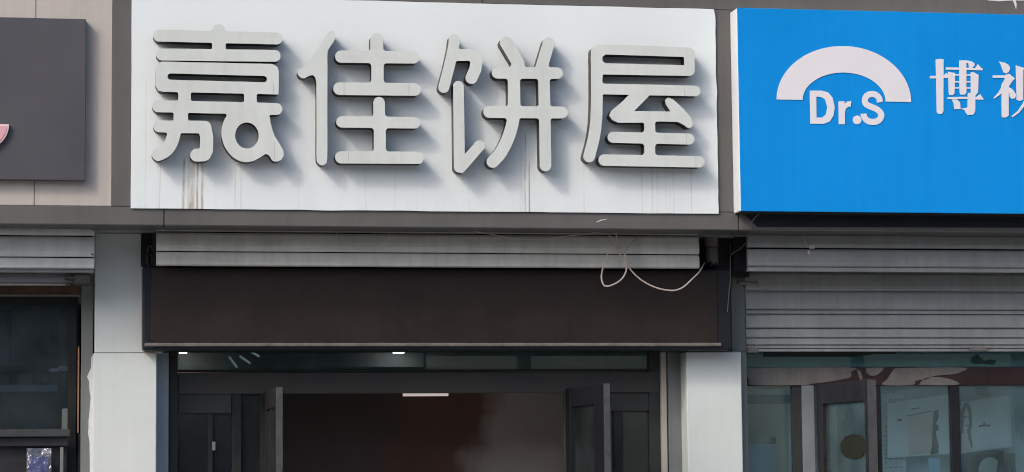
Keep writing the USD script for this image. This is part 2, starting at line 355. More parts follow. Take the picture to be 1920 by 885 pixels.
LD = 0.10            # how far the characters' faces stand off the panel
def U(pts, o, s): return [(lambda p: (p[0], p[2]))(P(o[0] + a / s, o[1] + b / s, -LD)) for a, b in pts]
def stroke(pts, hw, o, s, cap=1, sm=False):
    q = U(pts, o, s)
    if sm: q = smooth_line(q, 6)
    m = pts[len(pts) // 2]; k = o[0] + m[0] / s, o[1] + m[1] / s
    sc = float(np.linalg.norm(P(k[0], k[1] + 1, -LD) - P(k[0], k[1], -LD)))      # metres per photo pixel there
    return LineString(q).buffer(1.035 * hw / s * sc, quad_segs=10, cap_style=cap, join_style=1)
def spoly(pts, o, s, sm=True):
    q = U(pts, o, s)
    if sm: q = smooth_line(q + [q[0]], 5)
    return Polygon(q).buffer(0)
def fillet(g, r):
    return g.buffer(r, quad_segs=8).buffer(-r, quad_segs=8).buffer(-0.004, quad_segs=6).buffer(0.004, quad_segs=6)
M_SEAM = paint('letter_seam', (0.36, 0.36, 0.34), 0.6, 0.2, 20)
def character(shapes, label, seams=()):
    g = unary_union(shapes).simplify(0.0006)
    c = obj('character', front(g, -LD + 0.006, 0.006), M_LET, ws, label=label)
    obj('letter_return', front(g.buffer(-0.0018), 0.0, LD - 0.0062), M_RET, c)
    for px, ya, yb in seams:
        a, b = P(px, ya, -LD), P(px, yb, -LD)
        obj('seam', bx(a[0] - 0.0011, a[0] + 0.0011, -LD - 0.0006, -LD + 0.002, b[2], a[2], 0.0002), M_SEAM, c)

o, s = (275, 35), 3.1593
A = [stroke([(75, 100), (770, 117)], 34, o, s), stroke([(428, 72), (428, 210)], 38, o, s), stroke([(93, 212), (758, 220)], 34, o, s)]
A = fillet(unary_union(A), 0.010)
boxo = spoly([(52, 300), (60, 268), (90, 254), (745, 268), (775, 285), (783, 310), (783, 400), (781, 449), (760, 448), (100, 433), (68, 425), (52, 395)], o, s, False).buffer(-0.012).buffer(0.012, join_style=1)
boxo = boxo.union(spoly([(700, 400), (783, 400), (781, 449), (700, 447)], o, s, False))
boxh = stroke([(143, 343), (694, 358)], 18, o, s)
B = [boxo.difference(boxh),
     spoly([(187, 425), (262, 425), (262, 500), (187, 500)], o, s, False), spoly([(577, 435), (652, 438), (652, 510), (577, 505)], o, s, False),
     stroke([(70, 518), (768, 535)], 34, o, s),
     spoly([(160, 540), (245, 540), (245, 610), (160, 610)], o, s, False),
     stroke([(75, 637), (190, 641)], 34, o, s),
     stroke([(160, 640), (345, 642)], 36, o, s), stroke([(345, 650), (356, 700), (354, 780)], 37, o, s), stroke([(354, 780), (340, 806), (297, 808)], 37, o, s),
     stroke([(163, 645), (160, 690), (142, 742), (112, 782), (70, 804)], 37, o, s, sm=True),
     spoly([(480, 565), (455, 610), (443, 670), (450, 725), (470, 770), (505, 815), (545, 840), (590, 850), (635, 842), (675, 820), (705, 802), (728, 814), (745, 840), (772, 846), (800, 832), (812, 800), (803, 768), (775, 722), (752, 680), (735, 620), (722, 575), (650, 540), (540, 540)], o, s)]
B = fillet(unary_union(B), 0.0105)
h0 = U([(594, 692)], o, s)[0]
B = B.difference(affinity.scale(Point(*h0).buffer(1, quad_segs=16), 70 / s / 300, 78 / s / 300))
character([A, B], 'large raised grey character 嘉, leftmost on the white sign', ((512.5, 157, 177), (514.5, 265, 300)))

o, s = (545, 45), 3.1615
L_ = spoly([(215, 60), (228, 44), (252, 44), (267, 65), (260, 95), (228, 145), (218, 175), (218, 300), (217, 500), (217, 790), (205, 828), (186, 838), (166, 826), (154, 790), (154, 600), (153, 400), (150, 330), (132, 304), (105, 309), (78, 322), (53, 312), (42, 290), (52, 268), (82, 248), (122, 200), (165, 140)], o, s)
R1 = [stroke([(300, 193), (727, 198)], 35, o, s), stroke([(511, 90), (511, 160)], 36, o, s), stroke([(515, 160), (515, 385)], 35, o, s), stroke([(290, 383), (735, 388)], 36, o, s)]
R2 = [stroke([(524, 466), (526, 600)], 33, o, s), stroke([(529, 600), (529, 790)], 34, o, s), stroke([(305, 580), (735, 585)], 33, o, s), stroke([(300, 790), (752, 793)], 35, o, s),
      spoly([(720, 760), (772, 762), (781, 775), (780, 820), (772, 828), (720, 827)], o, s, False)]
character([L_, fillet(unary_union(R1), 0.020), fillet(unary_union(R2), 0.020)], 'large raised grey character 佳, second from the left on the white sign', ((766.5, 156.5, 177.5), (645, 156.5, 177), (653, 286, 304)))

o, s = (810, 50), 3.1593
T1 = [stroke([(132, 76), (126, 130), (106, 220), (70, 360)], 31, o, s, sm=True), stroke([(130, 168), (235, 167), (266, 195), (258, 250), (234, 304)], 34, o, s)]
T2 = [stroke([(157, 353), (160, 600), (163, 832)], 31, o, s), stroke([(170, 834), (281, 705)], 31, o, s)]
T3 = [stroke([(440, 95), (512, 215)], 36, o, s), stroke([(692, 97), (645, 255)], 34, o, s), stroke([(389, 273), (742, 275)], 33, o, s), stroke([(340, 505), (770, 508)], 34, o, s),
      stroke([(485, 265), (487, 420), (483, 540), (455, 650), (408, 745), (360, 800)], 35, o, s, sm=True), stroke([(662, 262), (668, 500), (673, 822)], 33, o, s)]
T3[0] = T3[0].union(stroke([(512, 215), (512, 250)], 30, o, s))
character([fillet(unary_union(T1), 0.012), fillet(unary_union(T2), 0.004), fillet(unary_union(T3), 0.016)], 'large raised grey character 饼, third from the left on the white sign')

o, s = (1080, 70), 3.4038
W = [spoly([(95, 130), (100, 80), (120, 55), (155, 45), (420, 52), (735, 66), (757, 85), (759, 215), (745, 240), (720, 247), (100, 235)], o, s, False).buffer(-0.01).buffer(0.01),
     stroke([(133, 90), (134, 400), (127, 560), (108, 670), (84, 760)], 36, o, s, sm=True),
     stroke([(133, 328), (760, 342)], 33, o, s, cap=2)]
W[2] = unary_union([stroke([(133, 328), (760, 342)], 33, o, s, cap=1)])
holes = unary_union([spoly([(190, 109), (690, 125), (692, 178), (188, 165), (168, 150), (168, 125)], o, s, False)])
W = fillet(unary_union(W), 0.008).difference(holes.buffer(-0.006).buffer(0.006))
slot = spoly([(190, 238), (500, 243), (768, 250), (768, 306), (185, 296), (168, 280), (168, 255)], o, s, False)
W = W.difference(slot.buffer(-0.006).buffer(0.006))
V = [spoly([(350, 355), (480, 360), (372, 470), (604, 473), (575, 428), (568, 400), (588, 384), (622, 397), (680, 450), (730, 505), (746, 545), (740, 574), (715, 579), (690, 560), (650, 540), (540, 537), (400, 545), (270, 545), (232, 528), (212, 498), (226, 468), (290, 415)], o, s, False).buffer(-0.006).buffer(0.006),
     spoly([(436, 520), (505, 520), (505, 790), (437, 790)], o, s, False), stroke([(237, 638), (722, 649)], 34, o, s), stroke([(180, 783), (785, 794)], 35, o, s)]
V = fillet(unary_union(V[1:]), 0.020).union(V[0]); V = unary_union([V, fillet(V.intersection(spoly([(380, 500), (560, 500), (560, 630), (380, 630)], o, s, False)), 0.012)])
character([W, V], 'large raised grey character 屋, rightmost on the white sign', ((1283.8, 160, 180), (1304.6, 294, 313), (1287, 251, 270)))

# ------------------------------------------------------------------ blue sign
bs = thing('blue_sign', 'bright blue box sign with white arch logo and Dr.S lettering', 'sign')
BF = -0.15
bz0, bz1 = Z(1660, 398.5, BF), Z(1660, 21.5, BF)
bx0 = X(1384.5, 200, BF); bx1 = X(2300, 200, BF)
obj('box', bx(bx0, bx1, BF + 0.004, 0.011, bz0 + 0.002, bz1 - 0.002, 0.004), M_TRIM, bs)
obj('face', bx(bx0 + 0.003, bx1, BF - 0.004, BF + 0.003, bz0, bz1, 0.003), M_BLUE, bs)
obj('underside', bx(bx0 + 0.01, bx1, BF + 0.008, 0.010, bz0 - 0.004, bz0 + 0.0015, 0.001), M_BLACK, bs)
def UB(pts, o, s): return [(lambda p: (p[0], p[2]))(P(o[0] + a / s, o[1] + b / s, BF - 0.012)) for a, b in pts]
def bpoly(pts, o, s, sm=False):
    q = UB(pts, o, s)
    if sm: q = smooth_line(q + [q[0]], 5)
    return Polygon(q).buffer(0)
obj('painted_shadow_strip', front(pxpoly([(1391, 397), (1420, 425.5), (2310, 428), (2310, 397)], 0.012), 0.0115, 0.0025), paint('shadow_navy', (0.016, 0.020, 0.028), 0.6, 0.3, 5, speck=0.3, spec=0.2), bs)  # dark strip paints the shadow of the blue sign onto the rail
def raised(name, g, depth=0.003, **kw): return obj(name, front(g, BF - 0.0045, depth), M_WHITE, bs, **kw)
o, s = (1440, 70), 4.917
t = np.linspace(0, math.pi, 60)
arc_o = [(702 + 620 * math.cos(a), 584 + 0.02 * 620 * math.cos(a) - 505 * math.sin(a)) for a in t]
arc_i = [(705 + 383 * math.cos(a), 584 + 0.02 * 383 * math.cos(a) - 260 * math.sin(a)) for a in t[::-1]]
arch = bpoly(arc_o + arc_i, o, s)
dd = bpoly([(388, 490), (500, 491), (555, 506), (598, 555), (618, 640), (606, 720), (572, 775), (515, 797), (392, 796)], o, s).difference(bpoly([(447, 546), (490, 548), (528, 570), (550, 640), (537, 708), (503, 738), (450, 739)], o, s))
rr = bpoly([(652, 588), (708, 588), (709, 612), (732, 590), (770, 585), (766, 638), (740, 640), (718, 660), (712, 700), (712, 800), (656, 800)], o, s)
dot = bpoly([(824 + 40 * math.cos(a), 760 + 40 * math.sin(a)) for a in np.linspace(0, 2 * math.pi, 24, endpoint=False)], o, s)
sq = smooth_line(UB([(1036, 598), (1027, 560), (995, 528), (950, 522), (912, 540), (896, 578), (908, 615), (955, 640), (1010, 665), (1046, 705), (1038, 748), (1000, 775), (955, 778), (912, 762), (888, 725), (885, 703)], o, s), 6)
ss = LineString(sq).buffer(29 / s / 291, cap_style=2, quad_segs=6)
arch = arch.difference(ss.buffer(0.008))
raised('arch', arch); raised('letter', dd, label='white letter D under the arch'); raised('letter', rr, label='small white letter r under the arch')
raised('full_stop', dot); raised('letter', ss, label='white letter S under the arch')
o, s = (1730, 95), 6.558
bo = unary_union([bpoly(q, o, s) for q in (
    [(165, 108), (200, 100), (260, 103), (258, 740), (245, 772), (205, 778), (178, 755)], [(95, 310), (180, 310), (180, 338), (95, 338)],
    [(250, 325), (290, 272), (322, 300), (322, 334), (250, 334)], [(290, 203), (740, 216), (740, 238), (290, 230)], [(632, 236), (685, 165), (742, 237)],
    [(453, 118), (540, 118), (540, 510), (525, 538), (470, 537), (458, 510)], [(535, 118), (600, 130), (642, 155), (640, 185), (606, 216), (575, 216), (570, 165), (555, 145), (535, 150)],
    [(316, 258), (402, 275), (396, 522), (372, 545), (330, 542), (325, 500)], [(596, 268), (622, 260), (692, 300), (683, 512), (655, 545), (598, 540)],
    [(390, 288), (605, 290), (605, 306), (390, 304)], [(390, 373), (605, 375), (605, 390), (390, 388)], [(390, 448), (605, 450), (605, 465), (390, 463)],
    [(310, 570), (580, 567), (580, 590), (310, 593)], [(640, 590), (710, 533), (756, 600), (640, 598)],
    [(362, 598), (425, 598), (462, 635), (470, 715), (395, 716), (385, 645)], [(560, 520), (652, 515), (648, 745), (625, 785), (560, 790), (535, 762), (520, 730), (480, 714), (520, 704), (556, 700)])])
raised('character', bo.buffer(0.0012).buffer(-0.0006), label='white brush-like character 博 on the blue sign')
vi = unary_union([bpoly(q, o, s) for q in (
    [(943, 132), (1010, 145), (1060, 175), (1080, 215), (1060, 262), (1030, 278), (1000, 265), (985, 230), (970, 180)], [(868, 303), (1035, 303), (1035, 332), (868, 332)],
    [(1028, 295), (1065, 283), (1138, 340), (1105, 375), (1062, 440), (1062, 790), (1040, 815), (990, 820), (978, 800), (973, 420), (1010, 355)],
    [(978, 440), (978, 520), (940, 550), (885, 587), (878, 575), (935, 515)], [(1055, 442), (1110, 475), (1152, 540), (1140, 582), (1100, 592), (1075, 560)],
    [(1150, 180), (1240, 208), (1238, 600), (1200, 616), (1160, 602)], [(1235, 208), (1420, 208), (1420, 232), (1235, 232)], [(1400, 190), (1500, 225), (1480, 560), (1410, 560)],
    [(1290, 300), (1350, 300), (1330, 520), (1270, 660), (1190, 760), (1110, 816), (1098, 806), (1180, 735), (1240, 640), (1280, 520)],
    [(1360, 560), (1430, 560), (1430, 720), (1560, 720), (1575, 640), (1590, 760), (1560, 790), (1400, 790), (1360, 760)])])
raised('character', vi.buffer(0.0012).buffer(-0.0006), label='white brush-like character 视 cut by the photo edge')

# ------------------------------------------------------------------ pillars
def pillar(label, lx0, lx1, ytop, ux0, ux1):
    p = thing('white_pillar', label, 'pillar')
    zt = Z((lx0 + lx1) / 2, ytop, 0.545)
    x0, x1 = X(lx0, 770, 0.545), X(lx1, 770, 0.545)
    obj('lower_cladding', bx(x0, x1, 0.545, 0.72, 0.0, zt, 0.005), M_PILLAR, p)
    if ux0 is not None:
        obj('upper_cladding', bx(X(ux0, 540, 0.56), X(ux1, 540, 0.56), 0.556, 0.72, zt + 0.004, zbeam0 + 0.003, 0.004), M_PILLAR, p)
    return p, x0, x1, zt
pil, *_ = pillar('white pillar with a paint-torn left edge, left of the dark shutter box', 174.3, 293.5, 662, 178, 306)
pr, prx0, prx1, prz = pillar('white pillar between the bakery door and the right-hand shop', 1288.5, 1391.5, 659.5, None, None)
obj('core', bx(prx0 + 0.03, prx1 - 0.03, 0.68, 0.72, prz + 0.003, zbeam0 + 0.003, 0.003), M_BLACK, pr)
obj('gap_board', slab(1338, 430, 1371, 655, 0.575, 0.02, z0=prz + 0.006, z1=zbeam0 + 0.003), M_BLACK, pr)
obj('gap_board', slab(1371.5, 420, 1404, 519, 0.575, 0.02, z1=zbeam0 + 0.003), M_BLACK, pr)

# ------------------------------------------------------------------ roller shutters
def slat(x0, x1, Y, zb, zt, bulge=0.006, thick=0.03):
    """One long metal slat with rolled edges and a slight belly."""
    h = zt - zb
    prof = [(Y + 0.012, zt), (Y + 0.003, zt - 0.12 * h), (Y - bulge * 0.4, zt - 0.45 * h), (Y - bulge, zb + 0.28 * h), (Y - bulge * 0.4, zb + 0.08 * h), (Y + 0.010, zb), (Y + thick, zb), (Y + thick, zt)]
    v = np.array([(x, a, b) for x in (x0, x1) for a, b in prof]); return trimesh.convex.convex_hull(v)
def shutter(label, x0, x1, rows, Y, mat, pxm, deep=0.3):
    t = thing('roller_shutter', label, 'roller shutter')
    for i, (ya, yb) in enumerate(rows):
        yy = Y + (0.018 if i == 0 and pxm > 300 else 0.0)
        obj('slat', slat(x0, x1, yy, Z(pxm, yb, yy), Z(pxm, ya, yy) + (0.02 if i == 0 else 0.0), thick=0.028 if i else 0.012), mat, t)
    obj('backing', bx(x0 + 0.01, x1 - 0.01, Y + 0.066, Y + 0.08, Z(pxm, rows[-1][1] - 2, Y), zbeam0, 0.002), M_BLACK, t)
    return t
SY = 0.285
s1 = shutter('grimy pale shutter slats above the dark brown box in the middle', X(293, 470, SY), X(1311, 475, SY), [(424, 437.6), (439.4, 473.2), (475.2, 500.5)], SY, M_SLAT, 800)
# left end of the middle shutter: dark slot with bracket, right end: grimy pipe stub
obj('end_plate', slab(264.5, 426, 288, 501, 0.53, 0.02, z1=zbeam0), M_BLACK, s1)
obj('guide_strip', slab(286.5, 426, 294, 499, 0.515, 0.02, z1=zbeam0), paint('guide_brown', (0.05, 0.047, 0.043), 0.6, 0.2), s1)
br = join(tube(pxline([(276, 474), (279, 461), (284, 462), (286, 470)], 0.515), 0.006), tube(pxline([(277, 478), (276, 490), (279, 500)], 0.515), 0.006), tube(pxline([(281, 476), (285, 482), (285, 497)], 0.515), 0.005))
obj('bracket', br, paint('hook_grey', (0.10, 0.105, 0.11), 0.4, 0.2, 9), s1)

s2 = shutter('pale shutter slats above the dark shop front at the far left', XL + 0.14, X(177.0, 460, SY), [(421.5, 441), (443.5, 481), (483.2, 503)], SY, M_SLATL, 90)
obj('lower_edge', slab(-420, 503.5, 176.5, 510, SY + 0.02, 0.06, x0=XL + 0.14), M_ALUG, s2)
obj('curtain_bar', slab(-420, 511.5, 150, 529, SY + 0.10, 0.03, x0=XL + 0.14), paint('curtain_dark', (0.17, 0.175, 0.19), 0.5, 0.12, 4), s2)
obj('curtain_lip', slab(-420, 530.5, 131, 534.5, SY + 0.09, 0.03, x0=XL + 0.14), M_PIPE, s2)
for sx, sy in ((174, 430), (173, 477)):
    c = P(sx, sy, SY - 0.004); m = trimesh.creation.cylinder(0.006, 0.012, sections=10); m.apply_transform(trimesh.transformations.rotation_matrix(math.pi / 2, [1, 0, 0])); m.apply_translation(c)
    obj('screw', m, M_FRAME, s2)
lump = join(slab(139, 513.5, 172, 534, SY + 0.03, 0.10, 0.012), slab(121, 518, 141, 524, SY + 0.035, 0.05, 0.006), slab(121.5, 528, 130, 535, SY + 0.03, 0.04, 0.004))
obj('end_bracket', lump, paint('bracket_dark', (0.035, 0.031, 0.028), 0.6, 0.3, 10, bump=0.4), s2)

x3 = X(1402, 470, SY)
s3 = shutter('grey shutter half lowered below the bright blue sign at the right', x3, XR - 0.14, [(430, 438), (439.5, 464.5), (467.5, 500.5)], SY, M_SLATR, 1560)
obj('lower_lip', slab(1403, 503.2, 2300, 510.5, SY - 0.006, 0.05, x0=x3, x1=XR - 0.14), M_SLATR, s3)
CY = 0.60
rows = [(512, 545.2), (546.8, 580.2), (581.8, 588.6), (590, 615), (616.6, 633), (634.2, 646.5), (647.6, 653), (653.6, 659.3)]
for ya, yb in rows:
    obj('curtain_slat', slat(X(1398.5, 590, CY), XR - 0.14, CY, Z(1620, yb, CY), Z(1620, ya, CY), 0.004, 0.012), M_SLATR, s3)
obj('guide_rail', slab(1371.5, 537, 1397.5, 658, 0.605, 0.06, z0=prz + 0.004), M_ALUG, s3)
obj('guide_rail', bx(prx1 + 0.003, X(1402, 780, 0.605), 0.605, 0.665, FLR, prz + 0.002), M_ALUG, s3)
obj('bolt_bar', tube([P(1384, 530, 0.57), P(1421, 531.5, 0.57)], 0.013, 10, smooth=False), M_PIPE, s3)
obj('rail_cap', slab(1371, 520, 1396, 537, 0.59, 0.07, 0.012), M_PIPE, s3)
rag = pxpoly([(1376, 437), (1404, 437), (1403, 495), (1405, 502), (1404, 511), (1401, 503), (1397, 509), (1393, 504), (1388, 510), (1383, 506), (1376, 509)], 0.485)
obj('torn_flap', front(rag, 0.488, 0.004), M_BLACK, s3)
cl = [obj('clip', slab(1402, 651, 1422, 661, 0.585, 0.02, 0.003), M_PIPE, s3), obj('clip', slab(1818, 651, 1852, 658, 0.585, 0.02, 0.003), M_PIPE, s3)]

# ------------------------------------------------------------------ dark shutter box over the door
db = thing('shutter_box', 'long dark brown box above the bakery door with a grey bottom lip', 'box')
BY = 0.39
zb0, zb1 = Z(800, 656.5, BY), Z(800, 501.5, BY)
obj('body', bx(X(267.5, 580, BY), X(1372, 580, BY), BY, 0.71, zb0, zb1, 0.012), M_BOXEND, db)
obj('face', bx(X(283.5, 580, BY), X(1344.5, 580, BY), BY - 0.006, BY + 0.01, Z(800, 642.5, BY), zb1 - 0.012, 0.003), M_BOX, db)
obj('lip', bx(X(271, 646, BY), X(1352, 646, BY), BY - 0.016, BY - 0.001, Z(800, 649.5, BY), Z(800, 643, BY), 0.005), M_BOXLIP, db)
obj('corner_cap', slab(272, 638, 288, 654, BY - 0.012, 0.016, 0.004), M_BOXEND, db)
tc = tube(pxline([(266, 500), (265.8, 560), (265.6, 610), (266, 650), (269, 658), (276, 661.5), (292, 662)], 0.53), 0.0055)
keys(obj('trim_cable', tc, M_CABLE), 'pinkish cable running down the left edge of the dark box', 'cable')

# grimy pipe stub at the right end of the slats
pp = thing('pipe_stub', 'short grimy pipe with a ragged lower end beside the shutter slats', 'pipe')
def vpipe(px, ya, yb, r, Y, jag=0.0, seed=0):
    a, b = P(px, ya, Y), P(px, yb, Y); n = 16; t = np.arange(n) / n * 2 * np.pi; r_ = np.random.default_rng(seed)
    v = []
    for z, j in ((a[2], 0), (b[2], jag)):
        for k in t: v.append((a[0] + r * math.cos(k), Y + r * math.sin(k), z + j * r_.uniform(-1, 1)))
    v = np.array(v); f = []
    for k in range(n): q = (k, (k + 1) % n, n + (k + 1) % n, n + k); f += [(q[0], q[2], q[1]), (q[0], q[3], q[2])]
    v = np.vstack([v, [a[0], Y, a[2]], [b[0], Y, b[2]]])
    for k in range(n): f += [(2 * n, k, (k + 1) % n), (2 * n + 1, n + (k + 1) % n, n + k)]
    m = trimesh.Trimesh(v, f, process=False); m.invert() if m.volume < 0 else None
    return m
obj('upper_length', vpipe(1333, 425, 463.5, 0.047, 0.535), M_PIPE, pp, smooth=40)
obj('lower_length', vpipe(1334, 465, 493, 0.043, 0.535, 0.022, 3), M_PIPE, pp, smooth=40)

# ------------------------------------------------------------------ loose cables
o, s = (1100, 420), 4.918
CYW = 0.232
def wpts(pts, Y): return [P(o[0] + a / s, o[1] + b / s, Y if not c else c[0]) for a, b, *c in pts]
c1 = tube(wpts([(196, 40, 0.24), (205, 85, 0.24), (245, 180, 0.237), (300, 270), (370, 378), (450, 470), (540, 540), (650, 590), (760, 612), (830, 608), (900, 575), (980, 500), (1040, 440, 0.245), (1070, 385, 0.36), (1085, 360, 0.50)], CYW), 0.0050, 8)
k = thing('hanging_cable', 'cream cable looping down over the dark box near its right end', 'cable')
obj('long_sag', c1, M_CABLE, k, smooth=60)
c2 = tube(wpts([(262, 60, 0.24), (275, 110, 0.237), (250, 190, 0.228), (200, 260), (160, 370), (136, 480), (150, 550), (180, 574), (240, 560), (310, 520), (356, 455), (368, 385), (352, 320), (358, 262)], CYW - 0.016), 0.0054, 8)
obj('loop', c2, M_CABLE, k, smooth=60)
obj('thin_tail', tube(wpts([(356, 285), (360, 258), (400, 190), (445, 140, 0.237), (478, 80, 0.245), (490, 40, 0.30)], CYW - 0.016), 0.0030), M_WIRE, k)
obj('tangle', tube(wpts([(190, 45, 0.24), (215, 90, 0.237), (260, 75, 0.237), (280, 110, 0.237), (240, 125, 0.237), (200, 85, 0.237), (250, 60, 0.30)], 0.43), 0.0035), M_WIRE, k)
M_WIREP = paint('wire_pale', (0.46, 0.43, 0.40), 0.5, 0.15, 9)
def wire(name, label, pts, r, Y, mat=M_WIREP): return keys(obj(name, tube([P(q[0], q[1], Y if len(q) < 3 else q[2]) for q in pts], r), mat), label, 'wire')
wire('thin_wire', 'thin pale wire drooping below the grey frame left of centre', [(628, 428, .25), (637, 447), (655, 459), (690, 463.5), (715, 455), (730, 437), (737, 426, .25)], 0.0030, 0.235)
wire('thin_wire', 'thin wire drooping along the grey frame left of the cream cable', [(840, 427, .25), (880, 432), (930, 441), (970, 447.5), (1020, 447), (1075, 441), (1140, 433), (1146, 426, .25)], 0.0036, 0.233)
wire('thin_wire', 'pale wire hanging in the black gap between the two shops', [(1424, 400, -0.10), (1414, 410, -.06), (1407, 421, -.012), (1409, 429, 0.0), (1407, 437, 0.1), (1401, 452, .22), (1388, 466, .33), (1371, 478, .385), (1369.5, 500, .39), (1369, 530, .39), (1367, 548, .386), (1364, 585, .386)], 0.0032, 0.2, paint('wire_dark', (0.13, 0.125, 0.12), 0.5, 0.2, 9))
wire('thin_wire', 'short dark wire with a pale tag on the right-hand shutter', [(1507, 436), (1509, 448), (1513, 460), (1518, 464)], 0.0022, 0.245)
keys(obj('tag', join(slab(1517, 460, 1528, 466, 0.243, 0.003, 0.001), slab(1514, 469, 1519, 477, 0.243, 0.003, 0.001)), M_CABLE), 'tiny pale tag hanging from a wire on the right shutter', 'tag')

# ------------------------------------------------------------------ glass
G_MID = glass('glass_middle', (0.62, 0.74, 0.74), grime_haze=0.34, grime_haze_col=(0.16, 0.235, 0.24))  # dark teal diffuse painted in to lift the transom reflections
G_DOOR = glass('glass_door', (0.66, 0.74, 0.75), grime_haze=0.07, grime_haze_col=(0.15, 0.19, 0.195))
G_RIGHT = glass('glass_right', (0.90, 0.985, 0.99), grime_haze=0.10, grime_haze_col=(0.30, 0.43, 0.45))  # pale teal diffuse paints a bright haze over the windows
G_LEFT = glass('glass_left', (0.72, 0.80, 0.82), grime_haze=0.08, grime_haze_col=(0.25, 0.29, 0.30))
G_TEAL = glass('glass_teal', (0.5, 0.66, 0.68), grime_haze=0.34, grime_haze_col=(0.16, 0.33, 0.34))  # teal diffuse paints the greenish reflections of the right transom

M_EDGE = paint('worn_edge', (0.062, 0.062, 0.063), 0.45, 0.35, 22, speck=0.4)
def door_leaf(parent, hinge, end, thick, z0, z1, stiles, rail_top, rail_bot, fm, gm, label=None):
    """Open glass leaf standing between the hinge line and its free end (plan points)."""
    h, e = np.array(hinge), np.array(end); w = np.linalg.norm(e - h); u = (e - h) / w; n = np.array([-u[1], u[0]])
    if n[0] < 0: n = -n
    T = np.eye(4); T[:3, 0] = (*u, 0); T[:3, 1] = (*n, 0); T[:3, 2] = (0, 0, 1); T[:3, 3] = (*h, 0)
    def L(x0, x1, a, b, za, zb, bev=0.004):
        m = bx(x0, x1, a, b, za, zb, bev); m.apply_transform(T)
        if m.volume < 0: m.invert()
        return m
    d = UsdGeom.Xform.Define(stage, path_of('door', parent)).GetPrim(); keys(d, label)
    sh, se = stiles
    obj('stile', L(0, sh, 0, thick, z0, z1), fm, d); obj('stile', L(w - se, w, 0, thick, z0, z1), fm, d)
    obj('rail', L(sh + 0.001, w - se - 0.001, 0.002, thick - 0.002, z1 - rail_top, z1 - 0.001), fm, d)
    obj('rail', L(sh + 0.001, w - se - 0.001, 0.002, thick - 0.002, z0, z0 + rail_bot), fm, d)
    obj('edge_strip', L(w + 0.0005, w + 0.004, 0.002, thick - 0.002, z0 + 0.002, z1 - 0.002, 0.001), M_EDGE, d)
    obj('pane', L(sh - 0.005, w - se + 0.005, thick / 2 - 0.004, thick / 2 + 0.004, z0 + rail_bot - 0.005, z1 - rail_top + 0.005, 0.001), gm, d)
    return d, L, w

# ------------------------------------------------------------------ bakery front (middle)
FY = 0.75
mf = thing('bakery_front', 'dark glazed shop front with an open double door under the white sign', 'shop front')
def fr(name, a, mat, Y=FY, d=0.06, to_floor=False, parent=mf, **kw):
    return obj(name, slab(*a, Y, d, 0.004, z0=FLR if to_floor else None), mat, parent, **kw)
fr('jamb', (293, 640, 316, 885), M_ALU, 0.70, 0.07, True)
fr('frame_post', (316.8, 640, 333.5, 885), M_FRAME, FY, 0.06, True)
fr('transom_pane', (334, 636, 1217, 696.5), G_MID, FY + 0.03, 0.008)
fr('transom_bead', (334, 692.5, 1217, 696.8), M_FRAME, FY + 0.012, 0.015)
fr('header', (334.5, 697.5, 1238, 737), paint('header_dark', (0.052, 0.051, 0.049), 0.5, 0.12, spec=0.25), FY - 0.005, 0.075)
fr('frame_post', (1217.5, 640, 1238.5, 885), M_FRAME, FY, 0.06, True)
fr('trim_strip', (1240.2, 640, 1250.6, 885), paint('trim_beige', (0.46, 0.42, 0.37), 0.5, 0.12, 6), 0.715, 0.05, True)
fr('jamb', (1253.5, 640, 1290, 885), M_ALUG, 0.705, 0.06, True)
M_FRAMEB = paint('frame_black', (0.017, 0.019, 0.020), 0.45, 0.2, 5, spec=0.25)
# left fixed light
fr('sidelight_rail', (334.5, 738, 434, 775), M_FRAME, FY + 0.006, 0.05)
fr('sidelight_pane', (334.5, 775.5, 389, 885), G_DOOR, FY + 0.03, 0.008, True)
fr('sidelight_mullion', (389.5, 775.5, 399.5, 885), M_FRAMEB, FY + 0.004, 0.05, True)
fr('sidelight_pane', (400, 775.5, 434.5, 885), G_DOOR, FY + 0.03, 0.008, True)
fr('sidelight_stile', (435, 738, 453, 885), M_FRAMEB, FY, 0.05, True)
fr('sidelight_pane', (453.5, 738, 488, 885), G_DOOR, FY + 0.03, 0.008, True)
fr('sidelight_stile', (488.5, 738, 497, 885), M_FRAMEB, FY, 0.05, True)
fr('handle', (398, 828, 404.5, 845), M_ALUG, FY - 0.012, 0.02)
# right fixed light
fr('sidelight_rail', (1075, 738, 1217, 771), M_FRAME, FY + 0.006, 0.05)
fr('sidelight_stile', (1058, 738, 1074.5, 885), M_FRAME, FY, 0.05, True)
fr('sidelight_stile', (1151, 771.5, 1167, 885), M_FRAMEB, FY, 0.05, True)
fr('sidelight_pane', (1167.5, 771.5, 1217, 885), G_DOOR, FY + 0.03, 0.008, True)
fr('sidelight_pane', (1075, 771.5, 1150.5, 885), G_DOOR, FY + 0.03, 0.008, True)
zd = Z(524, 725, -0.19)
hx = X(495, 800, FY)
door_leaf(mf, (hx, FY - 0.012), (X(517, 800, -0.19), -0.19), 0.045, FLR + 0.012, zd, (0.09, 0.09), 0.12, 0.14, paint('door_edge', (0.013, 0.013, 0.013), 0.45, 0.12, 5, spec=0.25), G_DOOR, 'left door leaf swung out towards the street')
hx2 = X(1060, 800, FY)
door_leaf(mf, (hx2, FY - 0.012), (X(1132, 800, -0.19), -0.19), 0.045, FLR + 0.012, Z(1140, 718.5, -0.19), (0.12, 0.22), 0.125, 0.14, paint('door_dark', (0.008, 0.009, 0.012), 0.4, 0.12, 5, spec=0.2), G_DOOR, 'right door leaf swung out towards the street')

